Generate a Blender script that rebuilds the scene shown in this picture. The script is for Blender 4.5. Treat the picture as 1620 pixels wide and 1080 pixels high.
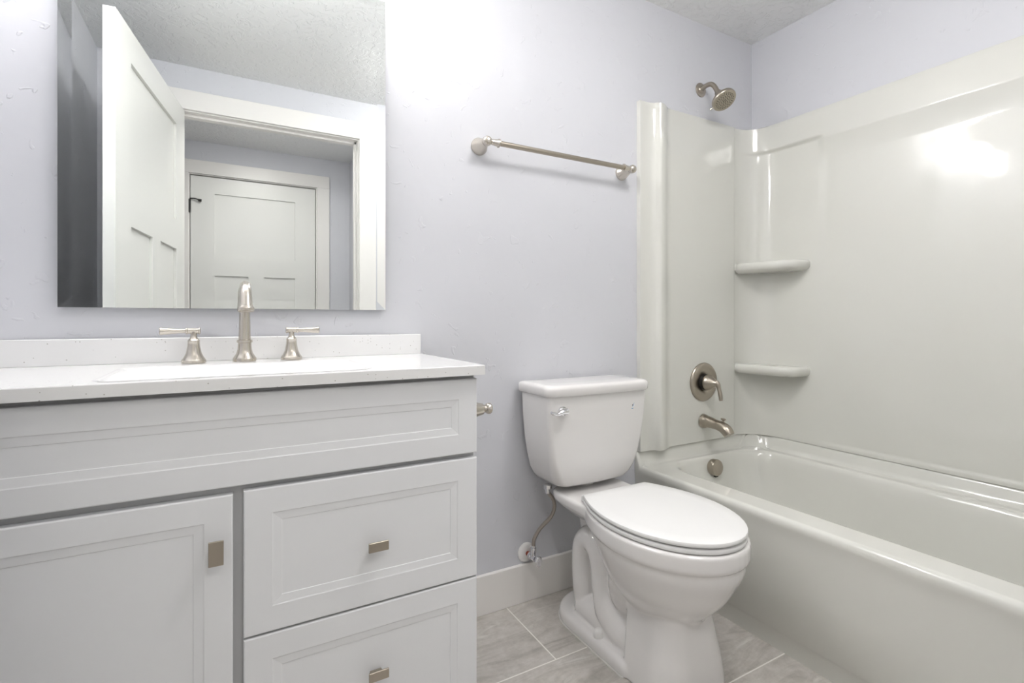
import bpy, bmesh, math, random
from mathutils import Vector, Matrix
PI = math.pi
R = math.radians
SC = bpy.context.scene
COL = SC.collection
for o in list(bpy.data.objects):
    bpy.data.objects.remove(o)

# ------------------------------------------------------------------ camera
cam = bpy.data.cameras.new('camera')
cam.sensor_width = 36.0
cam.lens = 793.5 / 1620 * 36
cam.shift_y = -35 / 1620
cam.clip_start = 0.01
camo = bpy.data.objects.new('camera', cam)
camo.location = (0, -1.5, 0.975)
camo.rotation_euler = (R(90), 0, R(-29.3))
COL.objects.link(camo)
SC.camera = camo

# ------------------------------------------------------------------ world, exposure
w = bpy.data.worlds.new('world')
SC.world = w
w.use_nodes = True
w.node_tree.nodes['Background'].inputs[0].default_value = (0.6, 0.65, 0.7, 1)
w.node_tree.nodes['Background'].inputs[1].default_value = 0.05
SC.view_settings.view_transform = 'Standard'
SC.view_settings.look = 'None'
SC.view_settings.gamma = 1
SC.view_settings.use_curve_mapping = False
SC.view_settings.exposure = 0.2
SHADE_GLOW = 44.0      # vanity light shades
HALL_FILL = 42.0       # added fill light in the hallway
ROOM_FILL = 24.0       # added fill light in the bathroom

# ------------------------------------------------------------------ dimensions
XL, XR = -0.55, 2.129          # side walls
YF = -1.566                    # wall with the doorway
ZC = 2.26                      # ceiling
HY = -2.80                     # far wall of the hallway
XT = 1.411                     # tub apron


# ------------------------------------------------------------------ materials
def mat(name, color, rough=0.5, metal=0.0, spec=0.5, coat=0.0, emit=None, estr=0.0):
    m = bpy.data.materials.new(name)
    m.use_nodes = True
    b = m.node_tree.nodes['Principled BSDF']
    b.inputs['Base Color'].default_value = (*color, 1)
    b.inputs['Roughness'].default_value = rough
    b.inputs['Metallic'].default_value = metal
    b.inputs['Specular IOR Level'].default_value = spec
    b.inputs['Coat Weight'].default_value = coat
    b.inputs['Coat Roughness'].default_value = 0.04
    if emit:
        b.inputs['Emission Color'].default_value = (*emit, 1)
        b.inputs['Emission Strength'].default_value = estr
    return m


def nd(m, t, **kw):
    n = m.node_tree.nodes.new(t)
    for k, v in kw.items():
        if k in n.inputs:
            n.inputs[k].default_value = v
        else:
            setattr(n, k, v)
    return n


def lk(m, a, b):
    m.node_tree.links.new(a, b)


def bsdf(m):
    return m.node_tree.nodes['Principled BSDF']


def ramp(m, fac, stops):
    r = nd(m, 'ShaderNodeValToRGB')
    e = r.color_ramp.elements
    while len(e) < len(stops):
        e.new(0.5)
    for el, (p, c) in zip(e, stops):
        el.position = p
        el.color = (*c, 1) if len(c) == 3 else c
    lk(m, fac, r.inputs[0])
    return r


def g(v):
    return (v, v, v)


def add_bump(m, height, strength, dist):
    b = nd(m, 'ShaderNodeBump')
    b.inputs['Strength'].default_value = strength
    b.inputs['Distance'].default_value = dist
    lk(m, height, b.inputs['Height'])
    lk(m, b.outputs[0], bsdf(m).inputs['Normal'])


def wall_paint(name, color):
    m = mat(name, color, 0.55, spec=0.3)
    tc = nd(m, 'ShaderNodeTexCoord')
    n1 = nd(m, 'ShaderNodeTexNoise', Scale=4.0, Detail=3.0, Roughness=0.5)
    n2 = nd(m, 'ShaderNodeTexNoise', Scale=26.0, Detail=2.0, Roughness=0.45, Distortion=0.9)
    for n in (n1, n2):
        lk(m, tc.outputs['Object'], n.inputs['Vector'])
    r = ramp(m, n2.outputs[0], [(0.0, g(0.0)), (0.665, g(0.0)), (0.70, g(1.0)), (1.0, g(1.0))])
    a = nd(m, 'ShaderNodeMath', operation='MULTIPLY_ADD')
    a.inputs[1].default_value = 0.10
    lk(m, r.outputs[0], a.inputs[0])
    lk(m, n1.outputs[0], a.inputs[2])
    add_bump(m, a.outputs[0], 0.8, 0.010)
    return m


def ceiling_paint(name, color):
    m = mat(name, color, 0.6, spec=0.35)
    tc = nd(m, 'ShaderNodeTexCoord')
    n2 = nd(m, 'ShaderNodeTexNoise', Scale=20.0, Detail=4.0, Roughness=0.55, Distortion=1.2)
    lk(m, tc.outputs['Object'], n2.inputs['Vector'])
    r = ramp(m, n2.outputs[0], [(0.0, g(0.0)), (0.47, g(0.0)), (0.53, g(1.0)), (1.0, g(1.0))])
    add_bump(m, r.outputs[0], 0.6, 0.004)
    return m


M = {}
M['wall'] = wall_paint('lavender_grey_wall_paint', (0.67, 0.677, 0.715))
M['ceiling'] = ceiling_paint('textured_ceiling_paint', (0.86, 0.865, 0.87))
M['trim'] = mat('white_trim_paint', (0.87, 0.85, 0.825), 0.35)
M['door'] = mat('white_door_paint', (0.80, 0.80, 0.77), 0.35)
M['cabinet'] = mat('pale_grey_cabinet_paint', (0.80, 0.81, 0.83), 0.45)
M['carcass'] = mat('grey_cabinet_frame', (0.55, 0.555, 0.565), 0.5)
M['sinkwhite'] = mat('white_sink', (0.86, 0.86, 0.87), 0.12, coat=0.3)
M['ceramic'] = mat('white_vitreous_china', (0.80, 0.785, 0.775), 0.10, coat=0.4)
M['seat'] = mat('white_plastic_seat', (0.84, 0.84, 0.835), 0.22)
M['acrylic'] = mat('warm_white_acrylic', (0.72, 0.72, 0.675), 0.075, coat=0.35)
m = M['acrylic']
tc = nd(m, 'ShaderNodeTexCoord')
n1 = nd(m, 'ShaderNodeTexNoise', Scale=9.0, Detail=2.0, Roughness=0.4)
lk(m, tc.outputs['Object'], n1.inputs['Vector'])
add_bump(m, n1.outputs[0], 0.30, 0.004)
M['nickel'] = mat('brushed_nickel', (0.60, 0.56, 0.50), 0.27, metal=1.0)
M['nickel_dark'] = mat('satin_bronze_nickel', (0.44, 0.395, 0.335), 0.30, metal=1.0)
M['chrome'] = mat('chrome', (0.80, 0.80, 0.82), 0.08, metal=1.0)
M['braid'] = mat('braided_steel', (0.42, 0.38, 0.34), 0.35, metal=1.0)
M['black'] = mat('black_metal', (0.012, 0.011, 0.011), 0.4)
M['dark'] = mat('dark_rubber', (0.03, 0.028, 0.025), 0.6)
M['white_plastic'] = mat('white_plastic', (0.82, 0.81, 0.80), 0.3)
M['copper'] = mat('copper_pipe', (0.35, 0.08, 0.05), 0.35, metal=0.6)
M['caulk'] = mat('white_caulk', (0.72, 0.71, 0.69), 0.5)
M['mirror'] = mat('silvered_mirror_glass', (0.86, 0.885, 0.875), 0.0, metal=1.0)
M['glassedge'] = mat('mirror_glass_edge', (0.55, 0.63, 0.60), 0.15)
M['shade'] = mat('glowing_frosted_glass', (0.9, 0.9, 0.9), 0.5, emit=(1.0, 0.98, 0.96), estr=SHADE_GLOW)
M['hall_fill_lens'] = mat('glowing_hallway_fill_lens', (0.9, 0.9, 0.9), 0.5, emit=(1.0, 0.97, 0.93), estr=HALL_FILL)
M['room_fill_lens'] = mat('glowing_room_fill_lens', (0.9, 0.9, 0.9), 0.5, emit=(1.0, 0.98, 0.96), estr=ROOM_FILL)
M['blue'] = mat('blue_label_ink', (0.03, 0.22, 0.42), 0.4)
M['darkblue'] = mat('dark_blue_label_ink', (0.008, 0.02, 0.06), 0.4)
M['green'] = mat('pale_green_label_ink', (0.42, 0.60, 0.52), 0.4)
M['label'] = mat('clear_white_label', (0.80, 0.82, 0.86), 0.3)

# speckled quartz
m = mat('speckled_white_quartz', (0.84, 0.84, 0.84), 0.16, coat=0.2)
tc = nd(m, 'ShaderNodeTexCoord')
v = nd(m, 'ShaderNodeTexVoronoi', Scale=125.0)
lk(m, tc.outputs['Object'], v.inputs['Vector'])
r1 = ramp(m, v.outputs['Distance'], [(0.0, g(1.0)), (0.13, g(1.0)), (0.17, g(0.0)), (1.0, g(0.0))])
sp = nd(m, 'ShaderNodeSeparateColor')
lk(m, v.outputs['Color'], sp.inputs[0])
r2 = ramp(m, sp.outputs[0], [(0.0, g(0.0)), (0.72, g(0.0)), (0.76, g(1.0)), (1.0, g(1.0))])
mu = nd(m, 'ShaderNodeMath', operation='MULTIPLY')
lk(m, r1.outputs[0], mu.inputs[0])
lk(m, r2.outputs[0], mu.inputs[1])
mx = nd(m, 'ShaderNodeMix', data_type='RGBA')
mx.inputs[6].default_value = (0.85, 0.85, 0.85, 1)
mx.inputs[7].default_value = (0.50, 0.485, 0.46, 1)
lk(m, mu.outputs[0], mx.inputs[0])
lk(m, mx.outputs[2], bsdf(m).inputs['Base Color'])
M['quartz'] = m

# floor tile
m = mat('grey_veined_floor_tile', (0.5, 0.49, 0.47), 0.38)
tc = nd(m, 'ShaderNodeTexCoord')
mp = nd(m, 'ShaderNodeMapping')
mp.inputs['Location'].default_value = (0.405, 0.0025 + 0.3048 * 20, 0)
lk(m, tc.outputs['Object'], mp.inputs['Vector'])
br = nd(m, 'ShaderNodeTexBrick')
br.offset = 0.5
br.squash = 1.0
br.inputs['Scale'].default_value = 1.0
br.inputs['Brick Width'].default_value = 0.6096
br.inputs['Row Height'].default_value = 0.3048
br.inputs['Mortar Size'].default_value = 0.0021
br.inputs['Mortar Smooth'].default_value = 0.1
br.inputs['Color1'].default_value = (0, 0, 0, 1)
br.inputs['Color2'].default_value = (1, 1, 1, 1)
br.inputs['Mortar'].default_value = (0.5, 0.5, 0.5, 1)
lk(m, mp.outputs[0], br.inputs['Vector'])
sc_ = nd(m, 'ShaderNodeVectorMath', operation='SCALE')
sc_.inputs['Scale'].default_value = 7.3
lk(m, br.outputs['Color'], sc_.inputs[0])
ad = nd(m, 'ShaderNodeVectorMath', operation='ADD')
lk(m, tc.outputs['Object'], ad.inputs[0])
lk(m, sc_.outputs[0], ad.inputs[1])
mp2 = nd(m, 'ShaderNodeMapping')
mp2.inputs['Scale'].default_value = (1.6, 6.0, 1.0)
mp2.inputs['Rotation'].default_value = (0, 0, 0.12)
lk(m, ad.outputs[0], mp2.inputs['Vector'])
n1 = nd(m, 'ShaderNodeTexNoise', Scale=2.2, Detail=7.0, Roughness=0.62, Distortion=1.1)
lk(m, mp2.outputs[0], n1.inputs['Vector'])
n2 = nd(m, 'ShaderNodeTexNoise', Scale=30.0, Detail=5.0, Roughness=0.7)
lk(m, ad.outputs[0], n2.inputs['Vector'])
c1 = ramp(m, n1.outputs[0], [(0.28, (0.34, 0.320, 0.29)), (0.42, (0.48, 0.455, 0.42)), (0.52, (0.57, 0.54, 0.505)),
                             (0.60, (0.51, 0.485, 0.45)), (0.72, (0.70, 0.68, 0.64))])
mm = nd(m, 'ShaderNodeMix', data_type='RGBA', blend_type='OVERLAY')
mm.inputs[0].default_value = 0.35
lk(m, c1.outputs[0], mm.inputs[6])
lk(m, n2.outputs[0], mm.inputs[7])
mg = nd(m, 'ShaderNodeMix', data_type='RGBA')
mg.inputs[7].default_value = (0.86, 0.84, 0.79, 1)
lk(m, br.outputs['Fac'], mg.inputs[0])
lk(m, mm.outputs[2], mg.inputs[6])
lk(m, mg.outputs[2], bsdf(m).inputs['Base Color'])
inv = nd(m, 'ShaderNodeMath', operation='SUBTRACT')
inv.inputs[0].default_value = 1.0
lk(m, br.outputs['Fac'], inv.inputs[1])
add_bump(m, inv.outputs[0], 0.5, 0.001)
M['tile'] = m

# ------------------------------------------------------------------ building helpers
WORLD = {}


def base_of(parent):
    v = Vector((0, 0, 0))
    while parent:
        v += parent.location
        parent = parent.parent
    return v


def link_mesh(name, verts, faces, material, parent=None, smooth=None, origin=None):
    """verts in world coordinates; stored relative to parent/origin"""
    off = base_of(parent)
    if origin is not None:
        org = Vector(origin)
    else:
        org = off
    me = bpy.data.meshes.new(name)
    me.from_pydata([tuple(Vector(v) - org) for v in verts], [], faces)
    me.update()
    bm = bmesh.new()
    bm.from_mesh(me)
    bmesh.ops.remove_doubles(bm, verts=bm.verts, dist=1e-6)
    bmesh.ops.recalc_face_normals(bm, faces=bm.faces)
    bm.to_mesh(me)
    bm.free()
    if smooth:
        for p in me.polygons:
            p.use_smooth = True
        me.set_sharp_from_angle(angle=R(smooth))
    me.materials.append(material)
    o = bpy.data.objects.new(name, me)
    o.location = org - off
    COL.objects.link(o)
    o.parent = parent
    return o


class MB:
    """collects geometry, world coordinates"""

    def __init__(self):
        self.v = []
        self.f = []

    def add(self, verts, faces):
        n = len(self.v)
        self.v += [tuple(p) for p in verts]
        self.f += [tuple(i + n for i in f) for f in faces]
        return self

    def from_bm(self, bm):
        bm.verts.index_update()
        self.add([v.co.copy() for v in bm.verts], [[v.index for v in f.verts] for f in bm.faces])
        bm.free()
        return self

    def box(self, x0, x1, y0, y1, z0, z1, bev=0.0, seg=2, rot=None):
        bm = bmesh.new()
        bmesh.ops.create_cube(bm, size=1.0)
        for v in bm.verts:
            v.co = Vector(((x0 + x1) / 2 + v.co.x * abs(x1 - x0), (y0 + y1) / 2 + v.co.y * abs(y1 - y0),
                           (z0 + z1) / 2 + v.co.z * abs(z1 - z0)))
        if bev:
            bmesh.ops.bevel(bm, geom=bm.edges[:], offset=bev, segments=seg, affect='EDGES', profile=0.5)
        if rot:
            bm.transform(rot)
        return self.from_bm(bm)

    def loft(self, rings, cap0=True, cap1=True, closed=True):
        n = len(rings[0])
        vs = [p for r in rings for p in r]
        fs = []
        for k in range(len(rings) - 1):
            for i in range(n if closed else n - 1):
                j = (i + 1) % n
                fs.append((k * n + i, k * n + j, (k + 1) * n + j, (k + 1) * n + i))
        if cap0:
            fs.append(tuple(range(n - 1, -1, -1)))
        if cap1:
            b = (len(rings) - 1) * n
            fs.append(tuple(range(b, b + n)))
        return self.add(vs, fs)

    def lathe(self, prof, origin, axis=(0, 0, 1), n=32, caps=True):
        """prof: list of (distance along axis, radius)"""
        a = Vector(axis).normalized()
        t = Vector((1, 0, 0)) if abs(a.x) < 0.9 else Vector((0, 1, 0))
        u = a.cross(t).normalized()
        v = a.cross(u)
        o = Vector(origin)
        rings = []
        for h, r in prof:
            r = max(r, 1e-5)
            rings.append([o + a * h + (u * math.cos(2 * PI * i / n) + v * math.sin(2 * PI * i / n)) * r for i in range(n)])
        return self.loft(rings, caps, caps)

    def tube(self, pts, radii, n=20, sub=8, flat=1.0, flat_dir=None, caps=True):
        P, RR = catmull(pts, radii, sub)
        rings = []
        prev = None
        for i, p in enumerate(P):
            d = (P[min(i + 1, len(P) - 1)] - P[max(i - 1, 0)]).normalized()
            if prev is None:
                t = Vector(flat_dir) if flat_dir else (Vector((0, 0, 1)) if abs(d.z) < 0.9 else Vector((1, 0, 0)))
                u = (t - d * t.dot(d)).normalized()
            else:
                u = (prev - d * prev.dot(d)).normalized()
            prev = u
            v = d.cross(u)
            rings.append([p + (u * math.cos(2 * PI * k / n) * flat + v * math.sin(2 * PI * k / n)) * RR[i] for k in range(n)])
        return self.loft(rings, caps, caps)

    def build(self, name, material, parent=None, smooth=35, origin=None):
        return link_mesh(name, self.v, self.f, material, parent, smooth, origin)


def catmull(pts, radii, sub):
    pts = [Vector(p) for p in pts]
    if not isinstance(radii, (list, tuple)):
        radii = [radii] * len(pts)
    P, Q = [], []
    for i in range(len(pts) - 1):
        p0, p1, p2, p3 = pts[max(i - 1, 0)], pts[i], pts[i + 1], pts[min(i + 2, len(pts) - 1)]
        for s in range(sub):
            t = s / sub
            P.append(0.5 * ((2 * p1) + (p2 - p0) * t + (2 * p0 - 5 * p1 + 4 * p2 - p3) * t * t + (3 * p1 - p0 - 3 * p2 + p3) * t ** 3))
            Q.append(radii[i] + (radii[i + 1] - radii[i]) * (t * t * (3 - 2 * t)))
    P.append(pts[-1])
    Q.append(radii[-1])
    return P, Q


def smoothprof(prof, sub=5):
    """catmull through (h, r) pairs"""
    pts, _ = catmull([(h, r, 0) for h, r in prof], 1.0, sub)
    return [(p.x, max(p.y, 0)) for p in pts]


def rrect(x0, x1, y0, y1, r, nside=10, ncorner=8, z=0.0, rs=None):
    """rounded rectangle, ccw from lower right corner; rs = radii for corners (x1y0, x1y1, x0y1, x0y0)"""
    rs = rs or (r, r, r, r)
    cs = [(x1, y0, -90, rs[0]), (x1, y1, 0, rs[1]), (x0, y1, 90, rs[2]), (x0, y0, 180, rs[3])]
    out = []
    for k, (cx, cy, a0, rr) in enumerate(cs):
        sx = -1 if cx == x1 else 1
        sy = -1 if cy == y1 else 1
        ox, oy = cx + sx * rr, cy + sy * rr
        arc = [(ox + rr * math.cos(R(a0 + 90 * i / ncorner)), oy + rr * math.sin(R(a0 + 90 * i / ncorner))) for i in range(ncorner + 1)]
        out += arc
        # side to the next corner
        nx, ny, na, nr = cs[(k + 1) % 4]
        sx = -1 if nx == x1 else 1
        sy = -1 if ny == y1 else 1
        oxn, oyn = nx + sx * nr, ny + sy * nr
        st = (oxn + nr * math.cos(R(na)), oyn + nr * math.sin(R(na)))
        e = arc[-1]
        for i in range(1, nside):
            s = i / nside
            s = 0.5 - 0.5 * math.cos(PI * s)
            out.append((e[0] + (st[0] - e[0]) * s, e[1] + (st[1] - e[1]) * s))
    return [Vector((x, y, z)) for x, y in out]


def thing(name, loc, label, cat, group=None):
    o = bpy.data.objects.new(name, None)
    o.empty_display_size = 0.05
    o.location = loc
    COL.objects.link(o)
    return tag(o, label, cat, group)


def tag(o, label, cat, group=None):
    o['label'] = label
    o['category'] = cat
    if group:
        o['group'] = group
    return o


def struct(o, label=None, cat=None):
    o['kind'] = 'structure'
    if label:
        o['label'] = label
        o['category'] = cat
    return o


def sstep(a, b, x):
    t = min(1, max(0, (x - a) / (b - a)))
    return t * t * (3 - 2 * t)


# ------------------------------------------------------------------ room shell
struct(MB().box(-1.75, 2.25, -3.0, 0.10, -0.06, 0.0).build('floor', M['tile'], smooth=None),
       'grey veined rectangular tile floor with pale grout', 'floor')
struct(MB().box(-1.75, 2.25, -3.0, 0.10, ZC, ZC + 0.06).build('ceiling', M['ceiling'], smooth=None),
       'white knockdown textured ceiling', 'ceiling')
struct(MB().box(-0.62, 2.25, 0.0, 0.10, 0.0, ZC).build('wall_back', M['wall'], smooth=None),
       'pale lavender grey wall behind the vanity, toilet and shower head', 'wall')
struct(MB().box(XR, 2.25, -1.68, 0.0, 0.0, ZC).build('wall_right', M['wall'], smooth=None),
       'pale lavender grey wall above the long side of the tub surround', 'wall')
struct(MB().box(XL - 0.12, XL, YF - 0.0, 0.0, 0.0, ZC).build('wall_left', M['wall'], smooth=None),
       'pale lavender grey wall left of the vanity, seen in the mirror', 'wall')
OL, OR, OT = -0.266, 0.675, 2.05      # rough opening of the bathroom doorway
b = MB()
b.box(-1.75, OL, YF - 0.115, YF, 0, ZC)
b.box(OR, 2.25, YF - 0.115, YF, 0, ZC)
b.box(OL, OR, YF - 0.115, YF, OT, ZC)
struct(b.build('wall_front', M['wall'], smooth=None), 'pale lavender grey wall around the open doorway, seen in the mirror', 'wall')
HL, HR, HT = -0.275, 0.615, 2.035
b = MB()
b.box(-1.75, HL, HY - 0.12, HY, 0, ZC)
b.box(HR, 0.97, HY - 0.12, HY, 0, ZC)
b.box(HL, HR, HY - 0.12, HY, HT, ZC)
struct(b.build('wall_hallway', M['wall'], smooth=None), 'hallway wall around the closed door, seen in the mirror', 'wall')
struct(MB().box(0.855, 0.97, HY, YF - 0.115, 0, ZC).build('wall_hallway_right', M['wall'], smooth=None),
       'short end wall of the hallway, seen in the mirror', 'wall')
struct(MB().box(-1.75, -1.63, HY, YF - 0.115, 0, ZC).build('wall_hallway_left', M['wall'], smooth=None))


def frame(name, x0, x1, zt, yw, yo, out, wid=0.10, material=None, label=None):
    """casing + jamb + stop of a doorway: x0..x1 clear width, zt clear height; yw near face, yo far face of the wall"""
    b = MB()
    e = 0.018 * out
    ins = 0.006
    for sgn, x in ((-1, x0), (1, x1)):
        xa, xb = (x + sgn * ins, x + sgn * (ins + wid))
        b.box(min(xa, xb), max(xa, xb), min(yw, yw + e), max(yw, yw + e), 0, zt + ins, 0.0015, 1)
    b.box(x0 - ins - wid, x1 + ins + wid, min(yw, yw + e), max(yw, yw + e), zt + ins, zt + ins + wid, 0.0015, 1)
    c = struct(b.build(name, M['trim'], smooth=None), label, 'trim')
    return c


def jamb(name, x0, x1, zt, ya, yb, stop_y):
    b = MB()
    b.box(x0 - 0.019, x0, ya, yb, 0, zt, 0.001, 1)
    b.box(x1, x1 + 0.019, ya, yb, 0, zt, 0.001, 1)
    b.box(x0 - 0.019, x1 + 0.019, ya, yb, zt, zt + 0.019, 0.001, 1)
    b.box(x0, x0 + 0.012, stop_y - 0.034, stop_y, 0, zt, 0.001, 1)
    b.box(x1 - 0.012, x1, stop_y - 0.034, stop_y, 0, zt, 0.001, 1)
    b.box(x0, x1, stop_y - 0.034, stop_y, zt - 0.012, zt, 0.001, 1)
    return struct(b.build(name, M['trim'], smooth=None))


frame('trim_1', -0.245, 0.655, 2.03, YF, None, 1, 0.098, None, 'white flat casing around the open bathroom doorway, seen in the mirror')
jamb('trim_2', -0.245, 0.655, 2.03, YF - 0.115, YF, YF - 0.04)
frame('trim_3', -0.255, 0.595, 2.018, HY, None, 1, 0.095, None, 'white flat casing around the closed hallway door, seen in the mirror')
jamb('trim_4', -0.255, 0.595, 2.018, HY - 0.10, HY, HY - 0.045)


def door_leaf(name, wdt, h, label, T=0.036, z0=0.01):
    """three panel door, local: hinge edge at x=0, leaf runs +x, thickness 0..T in +y, recessed panels both sides"""
    b = MB()
    st = 0.148
    mul = 0.108
    zt0, zt1 = h - 0.575, h - 0.118       # upper panel
    zb0, zb1 = 0.24, h - 0.715
    xa, xb = st, wdt - st
    mid = wdt / 2
    pans = [(xa, xb, zt0, zt1), (xa, mid - mul / 2, zb0, zb1), (mid + mul / 2, xb, zb0, zb1)]
    # frame members
    b.box(0, xa, 0, T, z0, h)
    b.box(xb, wdt, 0, T, z0, h)
    b.box(xa, xb, 0, T, zt1, h)
    b.box(xa, xb, 0, T, zb1, zt0)
    b.box(xa, xb, 0, T, z0, zb0)
    b.box(mid - mul / 2, mid + mul / 2, 0, T, zb0, zb1)
    for (a, c, d, e) in pans:
        b.box(a, c, 0.012, T - 0.012, d, e)
    o = b.build(name, M['door'], smooth=None)
    struct(o, label, 'door')
    return o


def lever_handle(parent, x, z, side, T=0.036):
    """black lever on both faces, local coordinates of the leaf"""
    b = MB()
    for s, y in ((-1, 0.0), (1, T)):
        b.lathe([(0, 0.026), (0.006, 0.026), (0.008, 0.024), (0.008, 0.009), (0.045, 0.009)], (x, y, z), (0, s, 0), 24)
        b.tube([(x, y + s * 0.045, z), (x + side * 0.02, y + s * 0.052, z), (x + side * 0.11, y + s * 0.050, z)], [0.009, 0.0085, 0.007], 12)
    p = parent
    me = link_mesh('door_lever', b.v, b.f, M['black'], None, 35)
    me.parent = p
    return me


def hinge(parent, x, y, z, name='hinge', stop=False):
    b = MB()
    b.box(x - 0.006, x + 0.004, y - 0.002, y + 0.006, z - 0.045, z + 0.045, 0.001, 1)
    b.lathe([(-0.05, 0.003), (-0.046, 0.0065), (0.046, 0.0065), (0.05, 0.003)], (x - 0.003, y + 0.006, z), (0, 0, 1), 12)
    if stop:
        b.tube([(x, y + 0.010, z + 0.050), (x + 0.03, y + 0.022, z + 0.050), (x + 0.055, y + 0.020, z + 0.044)], 0.0045, 10)
        b.lathe([(0, 0.009), (0.02, 0.009)], (x + 0.05, y + 0.020, z + 0.043), (1, -0.1, -0.1), 14)
    me = link_mesh(name, b.v, b.f, M['black'], None, 35)
    me.parent = parent
    return me


d1 = door_leaf('door_1', 0.905, 2.028, 'open white three panel bathroom door, seen in the mirror')
ang = math.atan2(0.862, -0.130)
d1.rotation_euler = (0, 0, ang)
# visible face (+x side) is local y=0
d1.location = (-0.203, YF + 0.004, 0)
lever_handle(d1, 0.80, 0.93, -1)
for z in (0.25, 0.95, 1.82):
    hinge(d1, 0.002, 0.034, z)
d2 = door_leaf('door_2', 0.840, 2.010, 'closed white three panel door across the hallway, seen in the mirror')
d2.location = (-0.250, HY - 0.040, 0)
d2.rotation_euler = (0, 0, 0)
for z in (0.25, 0.93):
    hinge(d2, -0.002, 0.036, z)
hinge(d2, -0.002, 0.036, 1.79, stop=True)
lever_handle(d2, 0.78, 0.93, -1)


def skirting(name, segs, label=None):
    b = MB()
    for (x0, x1, y0, y1) in segs:
        b.box(x0, x1, y0, y1, 0, 0.13, 0.0015, 1)
    return struct(b.build(name, M['trim'], smooth=None), label, 'baseboard' if label else None) if label else struct(b.build(name, M['trim'], smooth=None))


skirting('baseboard_back', [(0.505, XT - 0.006, -0.014, 0)], 'flat white baseboard behind the toilet')
skirting('baseboard_left', [(XL, XL + 0.014, YF + 0.02, -0.48)])
skirting('baseboard_front', [(0.762, XT - 0.006, YF, YF + 0.014), (XL + 0.014, -0.352, YF, YF + 0.014)])
skirting('baseboard_hallway', [(-1.63, -0.357, HY, HY + 0.014), (0.697, 0.841, HY, HY + 0.014)])

# ------------------------------------------------------------------ vanity cabinet
VX0, VX1 = XL + 0.003, 0.500
VY = -0.425                       # front of the carcass
ZV = 0.848
van = thing('vanity_cabinet', ((VX0 + VX1) / 2, VY / 2, 0), 'pale grey vanity cabinet with door and drawers under the sink', 'cabinet')
b = MB()
zt_ = ZV - 0.001
b.box(VX0, VX0 + 0.016, VY + 0.019, -0.002, 0.0, zt_)
b.box(VX1 - 0.016, VX1 - 0.001, VY + 0.019, -0.002, 0.0, zt_)
b.box(VX0 + 0.016, VX1 - 0.016, VY + 0.019, -0.008, 0.075, 0.091)
b.box(VX0 + 0.016, VX1 - 0.016, -0.008, -0.002, 0.075, zt_)
# face frame
b.box(VX0, VX0 + 0.045, VY, VY + 0.019, 0.075, zt_)
b.box(VX1 - 0.03, VX1 - 0.001, VY, VY + 0.019, 0.0, zt_)
b.box(-0.012, 0.037, VY - 0.0003, VY + 0.019, 0.076, 0.66)
for za, zb in ((0.075, 0.095), (0.365, 0.395), (0.640, 0.680), (0.822, zt_)):
    b.box(VX0 + 0.045, VX1 - 0.03, VY, VY + 0.019, za, zb)
b.box(VX0 + 0.045, VX1 - 0.03, VY + 0.012, VY + 0.018, 0.09, 0.83)
b.build('carcass', M['carcass'], van, smooth=None)
# side skin in the cabinet colour
MB().box(VX1 - 0.001, VX1 + 0.002, VY + 0.001, -0.003, 0.0, ZV - 0.002).build('side_panel', M['cabinet'], van, smooth=None)
MB().box(VX0 + 0.01, VX1 - 0.005, VY + 0.06, VY + 0.075, 0.0, 0.075).build('toe_kick', M['cabinet'], van, smooth=None)


def front(name, x0, x1, z0, z1, parent, stile=0.047, label=None):
    """routed front with a stepped, bevelled frame; faces -y"""
    T = 0.019
    yb = VY - 0.0008
    yf = yb - T
    prof = [(0.0, yb), (0.0, yf + 0.0025), (0.0008, yf + 0.0008), (0.0025, yf), (stile - 0.002, yf), (stile, yf + 0.0010), (stile + 0.002, yf + 0.0013),
            (stile + 0.0145, yf + 0.0026), (stile + 0.0155, yf + 0.0036), (stile + 0.018, yf + 0.0037)]
    rings = []
    for ins, y in prof:
        rings.append([Vector((x0 + ins, y, z0 + ins)), Vector((x1 - ins, y, z0 + ins)), Vector((x1 - ins, y, z1 - ins)), Vector((x0 + ins, y, z1 - ins))])
    o = MB().loft(rings).build(name, M['cabinet'], parent, smooth=None, origin=((x0 + x1) / 2, yb, z0))
    return o


front('false_drawer_front', VX0 + 0.01, 0.499, 0.667, 0.838, van)
door = front('door', -0.445, 0.004, 0.085, 0.653, van)
dr1 = front('drawer_front', 0.021, 0.499, 0.382, 0.656, van, 0.050)
dr2 = front('drawer_front', 0.021, 0.499, 0.085, 0.378, van, 0.050)


def pull(parent, xc, zc, w_, h_, vert=False):
    yf = VY - 0.0198
    b = MB()
    if vert:
        b.box(xc - 0.004, xc + 0.006, yf - 0.020, yf - 0.0002, zc - 0.014, zc + 0.008, 0.0006, 1)
    else:
        b.box(xc - 0.014, xc + 0.010, yf - 0.020, yf - 0.0002, zc - 0.007, zc + 0.0005, 0.0006, 1)
    b.box(xc - w_ / 2, xc + w_ / 2, yf - 0.024, yf - 0.020, zc - h_ / 2, zc + h_ / 2, 0.0008, 1)
    b.build('pull', M['nickel_dark'], parent, smooth=None)


pull(door, -0.0225, 0.559, 0.0235, 0.044, True)
pull(dr1, 0.266, 0.508, 0.041, 0.0195)
pull(dr2, 0.2665, 0.243, 0.041, 0.0195)

# ------------------------------------------------------------------ countertop with sink
CT = 0.870
CX0, CX1, CY0, CY1 = XL + 0.003, 0.512, -0.463, -0.001
ctop = thing('countertop', ((CX0 + CX1) / 2, CY0 / 2, ZV), 'white speckled quartz vanity top with backsplash and inset basin', 'countertop')
SX0, SX1, SY0, SY1 = -0.195, 0.256, -0.425, -0.150


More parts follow.
